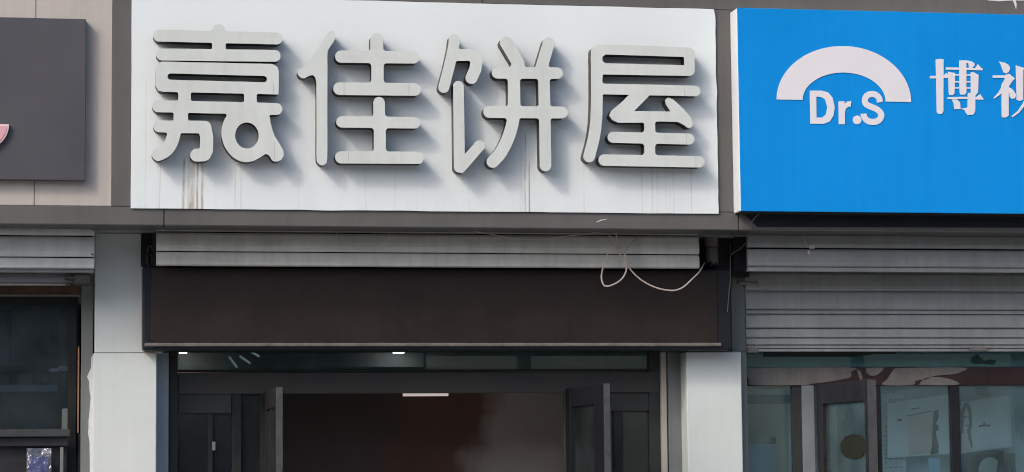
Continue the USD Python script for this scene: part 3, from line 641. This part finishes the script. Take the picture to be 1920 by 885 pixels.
# inside the bakery
BW = 6.6
bw = thing('back_wall', 'dark brown rear wall deep inside the middle shop', 'wall')
def wallpiece(px0, px1, Y, mat, name='wall_panel'):
    return obj(name, bx(X(px0, 800, Y) + 0.001, X(px1, 800, Y) - 0.001, Y, Y + 0.04, FLR, CEIL, 0.003), mat, bw)
wallpiece(300, 1275, BW, paint('wall_maroon', (0.26, 0.16, 0.15), 0.6, 0.25, 1.2))
def screen_print():
    """Blurred print on the screen: maroon at the left, russet in the middle, taupe at the right, with ragged borders."""
    n = {'g': ('geometry', {}), 'x': ('separate_xyz', {}), 'n': ('noise_texture', {'scale': 2.6, 'detail': 5.0, 'roughness': 0.62}), 'n2': ('noise_texture', {'scale': 1.1, 'detail': 4.0}),
         'zs': ('math', {'math_type': 'multiply', 'value2': -0.42}), 'a': ('math', {'math_type': 'add'}), 'ns': ('math', {'math_type': 'multiply', 'value2': 0.50}), 'b': ('math', {'math_type': 'add'}),
         'mr': ('map_range', {'clamp': True, 'to_min': 0.0, 'to_max': 1.0}), 'p': ('principled_bsdf', {'roughness': 0.5, 'specular_ior_level': 0.3}), 'mm': ('mix', {'mix_type': 'multiply', 'fac': 0.8}),
         'r2': ('rgb_ramp', {'ramp': [(0.3, (0.62, 0.62, 0.62)), (0.7, (1.2, 1.2, 1.2))]})}
    x0, z0 = X(531, 800, SCY), Z(800, 740, SCY); x1 = X(1058, 800, SCY)
    n['mr'][1].update({'from_min': x0 - 0.42 * z0 + 0.25, 'from_max': x1 - 0.42 * z0 + 0.25})
    c0, c1, c2, c3 = (0.085, 0.072, 0.070), (0.10, 0.064, 0.060), (0.15, 0.070, 0.048), (0.42, 0.35, 0.315)
    n['r'] = ('rgb_ramp', {'ramp': [(0.0, c0), (0.30, c1), (0.43, c1), (0.50, c2), (0.70, c2), (0.80, c3), (1.0, (0.50, 0.42, 0.39))]})
    l = [('g.position', 'x.vector'), ('g.position', 'n.vector'), ('g.position', 'n2.vector'), ('x.z', 'zs.value1'), ('x.x', 'a.value1'), ('zs.value', 'a.value2'), ('n.fac', 'ns.value1'), ('a.value', 'b.value1'), ('ns.value', 'b.value2'),
         ('b.value', 'mr.value'), ('mr.result', 'r.fac'), ('n2.fac', 'r2.fac'), ('r.color', 'mm.color1'), ('r2.color', 'mm.color2'), ('mm.color', 'p.base_color')]
    return usdkit.material(stage, '/World/Looks/screen_print', n, l, surface='p.BSDF')
SCY = 1.9
sc_ = thing('printed_screen', 'dark partition screen with a blurred maroon to taupe print behind the open double door', 'screen')
sx0, sx1 = X(505, 800, SCY), X(1275, 800, SCY)
for k in range(1):
    obj('screen_panel', bx(sx0, sx1, SCY, SCY + 0.03, FLR, 2.38, 0.002), screen_print() if k == 0 else stage.GetPrimAtPath('/World/Looks/screen_print').GetPath(), sc_)
obj('top_trim', bx(sx0, sx1, SCY - 0.004, SCY + 0.034, 2.382, 2.41, 0.003), M_FRAME, sc_)

def ceil_px(px, py, z):
    d = fw * F + RT * (px - 960) - UP * (py - 442.5); return CAM + d * ((z - CAM[2]) / d[2])
for (px, w, lab) in ((343.5, 0.10, 'small lit ceiling lamp at the left end of the transom window'), (747.5, 0.13, 'small lit ceiling lamp above the middle of the bakery door')):
    q = ceil_px(px, 660, CEIL - 0.03)
    lp = thing('ceiling_lamp', lab, 'lamp')
    obj('housing', bx(q[0] - w * .42, q[0] + w * .42, q[1] - 0.06, q[1] + 0.06, CEIL - 0.02, CEIL - 0.002, 0.004), M_TRIM, lp)
    obj('diffuser', bx(q[0] - w * .36, q[0] + w * .36, q[1] - 0.05, q[1] + 0.04, CEIL - 0.04, CEIL - 0.021, 0.004), glow('lamp_cool', (0.85, 1.0, 1.0), 45.0), lp)
q = P(798, 738.5, 1.6)
tl = thing('tube_lamp', 'pale strip lamp hanging inside the bakery just under the door header', 'lamp')
wd = 43 / 4700 * 17.3
obj('tube', tube([(q[0] - wd, q[1], q[2]), (q[0] + wd, q[1], q[2])], 0.016, 10, smooth=False), glow('lamp_pink', (1.0, 0.86, 0.80), 0.50), tl)
obj('fitting', bx(q[0] - wd, q[0] + wd, q[1] - 0.02, q[1] + 0.02, q[2] + 0.018, q[2] + 0.04, 0.004), M_TRIM, tl)
obj('hanger', bx(q[0] - 0.01, q[0] + 0.01, q[1] - 0.01, q[1] + 0.01, q[2] + 0.041, CEIL, 0.002), M_FRAME, tl)
o, s = (280, 630), 3.471
for (a, b, lab) in (((518, 133), (571, 205), 'steep slanting glowing rod standing for a lamp reflection in the transom glass, lowest of three'), ((588, 130), (657, 178), 'slanting glowing rod standing for a lamp reflection in the transom glass, middle of three'), ((653, 97), (717, 134), 'slanting glowing rod standing for a lamp reflection in the transom glass, highest of three')):
    keys(obj('reflection_streak', tube([P(o[0] + a[0] / s, o[1] + a[1] / s, 2.2), P(o[0] + b[0] / s, o[1] + b[1] / s, 2.2)], 0.008, 6, smooth=False), glow('reflection_glow', (0.88, 0.92, 1.0), 0.30)), lab, 'lamp')  # glowing rods added to imitate lamp reflections in the glass

# ------------------------------------------------------------------ left shop front
lf = thing('left_shop_front', 'dark glazed shop front under the left shutter', 'shop front')
def fl(name, a, mat, Y=FY, d=0.05, to_floor=False, **kw): return obj(name, slab(*a, Y, d, 0.003, z0=FLR if to_floor else None, x0=None), mat, lf, **kw)
fl('rusty_board', (-420, 535.5, 151, 550.5), M_RUST, 0.70, 0.05)
fl('lower_lip', (-420, 551, 150.5, 554.5), M_PIPE, 0.695, 0.05)
fl('top_rail', (-420, 555, 146, 573), M_FRAMEB, FY, 0.05)
fl('side_post', (151.8, 532, 174, 885), M_ALUG, 0.66, 0.07, True)
fl('wooden_edge', (145.6, 650, 148.4, 812), M_WOOD, 0.705, 0.03)
fl('dark_post', (146, 813, 151.5, 885), M_BLACK, 0.71, 0.03, True)
fl('stile', (127, 574, 143.6, 885), M_FRAMEB, FY, 0.05, True)
fl('pane', (-420, 574, 126.5, 885), G_LEFT, FY + 0.03, 0.008, True)
patch = [(174, 664), (171, 672), (170.5, 690), (166, 700), (163, 706), (167, 715), (167.5, 730), (170, 745), (168, 770), (166, 790), (166, 800), (165, 812), (168, 830), (168.5, 885), (171, 905), (174, 905), (175.5, 800)]
obj('torn_paint', front(pxpoly(patch, 0.655), 0.6595, 0.003), M_FILM, lf)
lb = thing('left_shop_wall', 'dark panelled wall inside the shop at the far left', 'wall')
LWY = 1.45
for a, b in ((-420, 20), (20, 112), (112, 150)):
    obj('wall_panel', bx(X(a, 640, LWY) + 0.002, X(b, 640, LWY) - 0.002, LWY, LWY + 0.04, FLR, CEIL, 0.003), paint('wall_slate', (0.20, 0.22, 0.235), 0.5, 0.15, 2), lb)
M_SH = paint('shelf_black', (0.02, 0.021, 0.024), 0.4, 0.2, 6)
sh = thing('dark_shelf', 'black shelf with small clutter behind the far left window', 'shelf')
obj('board', slab(-420, 687, 126, 697, 0.87, 0.30), M_SH, sh)
obj('under_panel', slab(-420, 735.5, 126, 806, 0.90, 0.02), M_SH, sh)
obj('lower_board', slab(-420, 722, 108, 735, 0.86, 0.34), paint('shelf_grey', (0.30, 0.31, 0.33), 0.5, 0.2, 6), sh)
M_CLUT = [paint('clutter_pale', (0.75, 0.68, 0.69), 0.6, 0.2, 9), paint('clutter_grey', (0.12, 0.12, 0.14), 0.6, 0.2, 9), paint('clutter_dark', (0.03, 0.03, 0.035), 0.6, 0.2, 9)]
M_BAG = None
def lumpy(c, r, seed, sq=(1, 1, 1)):
    m = trimesh.creation.icosphere(2); n = meshkit.fbm(m.vertices * 1.7 + seed * 7.1, 3, seed)
    m.vertices = m.vertices * (0.65 + 0.7 * n[:, None]) * r * np.array(sq) + np.array(c); return m
cl_ = [((101, 695), .022, 0, 'small pale crumpled wrapper on the shelf edge, left of the white one'), ((121, 692), .03, 0, 'white crumpled wrapper at the right end of the black shelf')]
for i, (pq, r, mi, lab) in enumerate(cl_):
    keys(obj('wrapper', lumpy(P(pq[0], pq[1] - 1, 0.845), r, i + 3, (1.5, 1, .6)), M_CLUT[mi], smooth=50), lab, 'wrapper')
for i, (px, w) in enumerate(((8, 16), (26, 14), (45, 20), (66, 12), (84, 18))):
    q = P(px, 704 - 3 * (i % 2), 0.88)
    keys(obj('small_package', bx(q[0] - w / 600, q[0] + w / 600, 0.88, 0.95, Z(60, 721.5, 0.88), q[2], 0.008), M_CLUT[1 + i % 2]),
         'small dark package on the grey shelf board, ' + ('at the left edge of the photo', 'second from the left', 'in the middle of the row', 'fourth from the left', 'nearest the window stile')[i], 'package', 'packages on the grey shelf board')
# cabinet at the lower left
cb = thing('display_cabinet', 'black framed display cabinet at the bottom left corner', 'cabinet')
zc = Z(60, 806, 0.62)
obj('top_bar', slab(-420, 806, 131, 820, 0.62, 0.05), paint('cabinet_bar', (0.05, 0.055, 0.058), 0.4, 0.2, 8), cb)
obj('under_bar', slab(-420, 820.5, 127, 838, 0.65, 0.03), M_SH, cb)
obj('rear_post', slab(116, 766, 127, 806, 0.66, 0.03), paint('cabinet_post', (0.12, 0.13, 0.125), 0.4, 0.2, 8), cb)
obj('front_post', slab(112.5, 838.5, 119, 885, 0.63, 0.03, z0=FLR), M_ALUG, cb)
obj('back_panel', slab(-420, 838.5, 126, 885, 0.70, 0.01, z0=FLR), M_SH, cb)
# clear bag
bagm = usdkit.material(stage, '/World/Looks/bag_film', {
    'g': ('geometry', {}), 'n': ('noise_texture', {'scale': 26.0, 'detail': 4.0}), 'b': ('bump', {'strength': 1.0, 'distance': 0.03}),
    'gl': ('glossy_bsdf', {'color': (0.95, 0.96, 1.0), 'roughness': 0.06}), 't': ('transparent_bsdf', {'color': (0.8, 0.84, 0.95)}), 'm': ('mix_closure', {'fac': 0.17})},
    [('g.position', 'n.vector'), ('n.fac', 'b.height'), ('b.normal', 'gl.normal'), ('t.BSDF', 'm.closure1'), ('gl.BSDF', 'm.closure2')], surface='m.closure')
def sheet(px0, px1, py0, py1, Y, seed, amp=0.02, n=14):
    v, f = [], []
    for j in range(n):
        for i in range(n):
            q = P(px0 + (px1 - px0) * i / (n - 1), py0 + (py1 - py0) * j / (n - 1), Y); v.append(q)
    v = np.array(v); v[:, 1] += amp * (meshkit.fbm(v * 14 + seed, 3, seed) - 0.5) * 2
    for j in range(n - 1):
        for i in range(n - 1):
            a = j * n + i; f.append((a, a + n, a + n + 1)); f.append((a, a + n + 1, a + 1))
    m = trimesh.Trimesh(v, f, process=False); back = m.copy(); back.vertices = back.vertices + np.array([0, 0.03, 0]); back.invert(); return join(m, back)
bag = thing('clear_bag', 'crumpled clear plastic bag with blue contents hanging in the cabinet', 'bag')
obj('film', sheet(50, 96, 840, 930, 0.60, 5), bagm, bag, smooth=True)
obj('contents', sheet(56, 90, 856, 930, 0.625, 9, 0.012), paint('bag_blue', (0.045, 0.055, 0.19), 0.25, 0.6, 30), bag, smooth=True)

# ------------------------------------------------------------------ right shop front
rf = thing('right_shop_front', 'glazed optician front with an open door under the blue sign', 'shop front')
def fg(name, a, mat, Y=FY, d=0.05, to_floor=False, **kw): return obj(name, slab(*a, Y, d, 0.003, z0=FLR if to_floor else None), mat, rf, **kw)
fg('transom_pane', (1400, 640, 2300, 688), G_TEAL, FY + 0.02, 0.008)
ts = obj('painted_shade_strip', front(pxpoly([(1431, 660), (1431, 669), (1600, 669), (1622, 666.5), (1640, 664), (1680, 663.5), (1682, 660)], FY + 0.019), FY + 0.0195, 0.002), M_FRAME, rf)  # dark sheet paints the soffit shade along the top of the transom
obj('film_or_reflection_patch', front(pxpoly([(1822, 671), (1832, 664), (1838, 670), (1846, 677), (1855, 674), (1868, 676), (1864, 684), (1840, 682), (1826, 683), (1820, 678)], FY + 0.019), FY + 0.0195, 0.002), paint('reflection_green', (0.015, 0.045, 0.042), 0.5, 0.3, 20), rf)  # dark green patch paints a reflection onto the transom pane
hd = fg('header', (1400, 688.5, 2300, 722), paint('header_red', (0.034, 0.015, 0.015), 0.4, 0.5, 7), FY, 0.06)
o, s = (1380, 630), 3.471
M_PEEL = paint('peeling_film', (0.18, 0.168, 0.152), 0.55, 0.25, 7, streak=0.2)
for pts in ([(62, 207), (735, 205), (748, 235), (745, 268), (690, 282), (600, 298), (500, 310), (430, 319), (110, 319), (88, 290), (62, 240)], [(785, 215), (812, 235), (822, 282), (806, 278), (796, 248)],
            [(845, 208), (958, 207), (935, 240), (905, 258), (870, 256), (850, 235)], [(1032, 208), (1478, 206), (1450, 240), (1380, 252), (1300, 258), (1240, 280), (1170, 292), (1150, 318), (958, 318), (985, 280), (1010, 240)],
            [(1190, 318), (1230, 275), (1330, 268), (1420, 290), (1440, 318)]):
    q = [(lambda p: (p[0], p[2]))(P(o[0] + a / s, o[1] + b / s, FY - 0.004)) for a, b in pts]
    g = Polygon(smooth_line(np.array(q + [q[0]]), 4)).buffer(0)
    obj('peeling_film', front(g, FY - 0.0008, 0.003), M_PEEL, hd)
M_POST = paint('post_steel', (0.20, 0.225, 0.24), 0.35, 0.12, 5)
fg('frame_post', (1486.5, 722.5, 1504.5, 885), M_FRAME, FY + 0.01, 0.05, True)
fg('steel_post', (1505, 722.5, 1528, 885), M_POST, FY - 0.004, 0.055, True)
fg('pane', (1398, 722.5, 1486, 885), G_RIGHT, FY + 0.03, 0.008, True)
fg('frame_rail', (1398, 740, 1486, 757), M_FRAME, FY + 0.045, 0.03)
fg('frame_post', (1646, 722.5, 1652, 885), M_FRAMER, FY, 0.05, True)
fg('pane', (1652.5, 722.5, 1783.5, 885), G_RIGHT, FY + 0.03, 0.008, True)
fg('mullion', (1784, 722.5, 1800, 885), M_FRAMER, FY, 0.05, True)
fg('pane', (1800.5, 722.5, 1975, 885), G_RIGHT, FY + 0.03, 0.008, True)
fg('mullion', (1976, 722.5, 1992, 885), M_FRAMER, FY, 0.05, True)
fg('pane', (1992.5, 722.5, 2300, 885), G_RIGHT, FY + 0.03, 0.008, True)
h3 = X(1531, 800, FY)
dl, L3, w3 = door_leaf(rf, (h3, FY - 0.012), (X(1628, 800, -0.17), -0.17), 0.062, FLR + 0.012, Z(1640, 711, -0.17), (0.10, 0.06), 0.135, 0.14, M_FRAMER, G_RIGHT, 'door leaf swung out with a round dark sticker')
zs = Z(1594, 838, 0.25); oct_ = []
t8 = np.arange(10) / 10 * 2 * math.pi + 0.3
pl = trimesh.creation.extrude_polygon(Polygon([(0.235 * math.cos(a), 0.085 * math.sin(a)) for a in t8]), 0.004, engine='earcut')
v = pl.vertices; c = L3(w3 * 0.645 - .01, w3 * 0.645 + .01, -0.002, 0.0, zs - .01, zs + .01).centroid
uu = np.array([X(1628, 800, -0.17) - h3, -0.17 - (FY - 0.012), 0]); uu /= np.linalg.norm(uu); nn = np.array([-uu[1], uu[0], 0]); nn = nn if nn[0] > 0 else -nn
pl = trimesh.Trimesh(c + nn * 0.025 + uu * v[:, :1] * 1.0 + np.array([0, 0, 1]) * v[:, 1:2] + nn * (v[:, 2:3] - 0.002), pl.faces, process=False)
if pl.volume < 0: pl.invert()
obj('sticker', pl, paint('sticker_olive', (0.014, 0.016, 0.010), 0.5, 0.25, 30), dl)

rw = thing('optician_display_wall', 'pale teal display wall behind the right-hand shop windows', 'wall')
RWY = 1.45
for a, b, m in ((1400, 1476, paint('wall_olive', (0.56, 0.60, 0.46), 0.6, 0.08, 2)), (1476, 1560, paint('wall_teal', (0.58, 0.67, 0.69), 0.6, 0.08, 2)), (1560, 1682, mats['wall_teal']), (1682, 2300, mats['wall_teal'])):
    obj('wall_panel', bx(X(a, 800, RWY) + 0.001, X(b, 800, RWY) - 0.001, RWY, RWY + 0.03, FLR, CEIL, 0.003), m, rw)
QY = 1.32
pa = thing('face_poster', 'pale poster of a half hidden face with a dark lock of hair', 'poster')
obj('sheet', front(pxpoly([(1664, 757), (1782, 738), (1782, 851), (1664, 859)], QY), QY + 0.012, 0.012), paint('poster_teal', (0.76, 0.86, 0.86), 0.5, 0.05, 2), pa)
obj('skin_print', front(pxpoly([(1702, 779), (1748, 769), (1749, 800), (1746, 850), (1704, 854)], QY), QY - 0.0006, 0.002), paint('print_skin', (0.74, 0.64, 0.58), 0.5, 0.06, 3), pa)
M_HAIR = paint('print_hair', (0.065, 0.062, 0.045), 0.5, 0.3, 12)
obj('hair_print', front(pxpoly([(1752, 771), (1758, 769), (1759, 780), (1754, 795), (1759, 800), (1758, 807), (1753, 806), (1755, 820), (1759, 835), (1758, 849), (1745, 851), (1748, 838), (1749, 815), (1750, 790)], QY).buffer(0.004), QY - 0.0026, 0.001), M_HAIR, pa)
obj('line_print', front(unary_union([pxpoly([(1709, 765.5), (1724, 764), (1724, 766), (1709, 767.5)], QY), pxpoly([(1682, 786), (1691, 785.5), (1691, 789), (1682, 789.5)], QY), pxpoly([(1700, 779), (1748, 770), (1748, 771.2), (1700, 780.4)], QY)]), QY - 0.0032, 0.0008), M_FRAME, pa)
pb = thing('hair_poster', 'pale poster of a face framed by dark hair with lettering beside it', 'poster')
obj('sheet', front(pxpoly([(1803, 754), (1894, 741), (1897, 838), (1803, 850)], QY), QY + 0.012, 0.012), mats['poster_teal'], pb)
obj('light_print', front(pxpoly([(1826, 758), (1888, 749), (1891, 832), (1828, 841)], QY), QY - 0.0004, 0.0008), paint('print_light', (0.80, 0.90, 0.90), 0.5, 0.05), pb)
M_EYE = paint('print_eye', (0.05, 0.04, 0.035), 0.5, 0.1)
obj('eye_print', front(unary_union([affinity.scale(Point(*P(x, y, QY)[[0, 2]]).buffer(0.012), 1.0, 0.45) for x, y in ((1809.5, 782), (1816, 781.5))]), QY - 0.0028, 0.001), M_EYE, pb)
obj('lip_print', front(affinity.scale(Point(*P(1812.5, 798, QY)[[0, 2]]).buffer(0.014), 1.0, 0.4), QY - 0.0028, 0.001), paint('print_lip', (0.38, 0.12, 0.10), 0.5, 0.1), pb)
obj('skin_print', front(pxpoly([(1806, 770), (1812, 762), (1817, 765), (1820, 785), (1817, 806), (1820, 845), (1804, 846), (1803, 800)], QY), QY - 0.0006, 0.002), mats['print_skin'], pb)
obj('hair_print', front(pxpoly([(1803, 812), (1803, 775), (1808, 757), (1815, 756), (1820, 770), (1821, 795), (1819, 810), (1822, 838), (1816, 820), (1814, 808), (1818, 795), (1817, 775), (1813, 763), (1809, 766), (1806, 780), (1805, 812)], QY).buffer(0.005), QY - 0.0026, 0.001), M_HAIR, pb)
obj('lettering', front(unary_union([pxpoly([(1835, 797), (1856, 796), (1856, 800), (1846, 799), (1835, 801)], QY), pxpoly([(1844, 792), (1846, 792), (1847, 797), (1843, 797)], QY)]), QY - 0.0016, 0.001), M_FRAME, pb)
keys(obj('wall_plate', slab(1830, 726, 1854, 741, QY, 0.02), paint('plate_slate', (0.10, 0.13, 0.15), 0.5, 0.1)), 'small slate plate on the wall above the right-hand poster', 'plate')
keys(obj('blue_card', slab(1741.5, 858, 1764, 930, 1.15, 0.01), paint('card_blue', (0.45, 0.68, 0.85), 0.5, 0.06)), 'light blue card standing behind the window near the mullion', 'card')
keys(obj('pale_counter', slab(1403, 832, 1457, 885, 1.25, 0.03, z0=FLR), paint('counter_blue', (0.36, 0.46, 0.52), 0.5, 0.08)), 'blue-grey board low behind the left pane of the optician', 'board')
keys(obj('wall_hook', slab(1449, 820, 1455, 832, 1.41, 0.03, 0.006), M_FRAME), 'small black hook on the olive wall above the blue-grey board', 'hook')
lbd = thing('notice_board', 'tall pale notice board with tiny dark marks, just right of the stickered door', 'board')
obj('sheet', slab(1654, 738, 1698, 930, 1.36, 0.012, 0.002), paint('notice_pale', (0.62, 0.71, 0.72), 0.5, 0.06), lbd)
rk = np.random.default_rng(4); marks = []
for yy_ in np.arange(748, 880, 8.5):
    for xx_ in (1661, 1670, 1680, 1689):
        if rk.random() < 0.6:
            w_ = rk.uniform(1.5, 3.2); marks.append(pxpoly([(xx_ - w_, yy_), (xx_ + w_, yy_), (xx_ + w_, yy_ + 1.6), (xx_ - w_, yy_ + 1.6)], 1.36))
obj('marks', front(unary_union(marks), 1.3594, 0.001), paint('notice_mark', (0.22, 0.27, 0.30), 0.5, 0.2), lbd)
ls = thing('lens_cabinet', 'pale cabinet with shelf rows seen through the open door leaf behind the dark sticker', 'cabinet')
obj('back', slab(1548, 745, 1640, 930, 1.38, 0.012, 0.002), paint('cabinet_pale', (0.62, 0.72, 0.72), 0.5, 0.1, 3), ls)
for yy_ in (778, 800, 822, 846, 870):
    obj('shelf_board', slab(1549, yy_, 1639, yy_ + 2.5, 1.30, 0.08, 0.002), mats['post_steel'], ls)
for k in range(3):
    obj('divider', slab(1566 + 24 * k, 752, 1568 + 24 * k, 930, 1.305, 0.075, 0.002), mats['post_steel'], ls)
sf = thing('glasses_shelf', 'shelf frame with a slanted dark support below the right poster', 'shelf')
obj('shelf_back', slab(1802, 850, 1905, 930, 1.3, 0.02), paint('shelf_olive', (0.14, 0.16, 0.13), 0.5, 0.2, 5), sf)
obj('top_edge', slab(1832, 851, 1878, 856, 1.2, 0.04), paint('shelf_wood', (0.09, 0.055, 0.04), 0.5, 0.3, 8), sf)
obj('support', tube([P(1876, 846, 1.2), P(1877, 866, 1.2), P(1872, 930, 1.2)], 0.022, 8, smooth=False), mats['shelf_black'], sf)
q = P(1856, 880, 1.22); mr = trimesh.creation.cylinder(0.085, 0.012, sections=28); mr.apply_transform(trimesh.transformations.rotation_matrix(math.pi / 2, [1, 0, 0])); mr.apply_translation(q)
keys(obj('round_mirror', mr, paint('mirror_pale', (0.5, 0.55, 0.5), 0.15, 0.1), smooth=40), 'round pale mirror on the shelf below the right poster', 'mirror')
for i, (px, py, w, mt, lab) in enumerate(((1808, 853, 10, paint('bottle_blue', (0.06, 0.08, 0.18), 0.3, 0.2), 'slim dark blue bottle at the left of the shelf'), (1887, 868, 9, mats['shelf_black'], 'dark bottle right of the slanted support'), (1900, 872, 12, mats['clutter_dark'], 'squat dark bottle at the right end of the shelf'))):
    a = P(px, py, 1.2); r = w / 2 / 275
    prof = [(0, a[2] - 0.25), (r, a[2] - 0.25), (r, a[2] - 0.045), (r * .5, a[2] - 0.02), (r * .5, a[2]), (0, a[2])]
    m = trimesh.creation.revolve(np.array(prof), sections=16); m.apply_translation([a[0], a[1], 0])
    keys(obj('bottle', m, mt, smooth=40), lab, 'bottle')
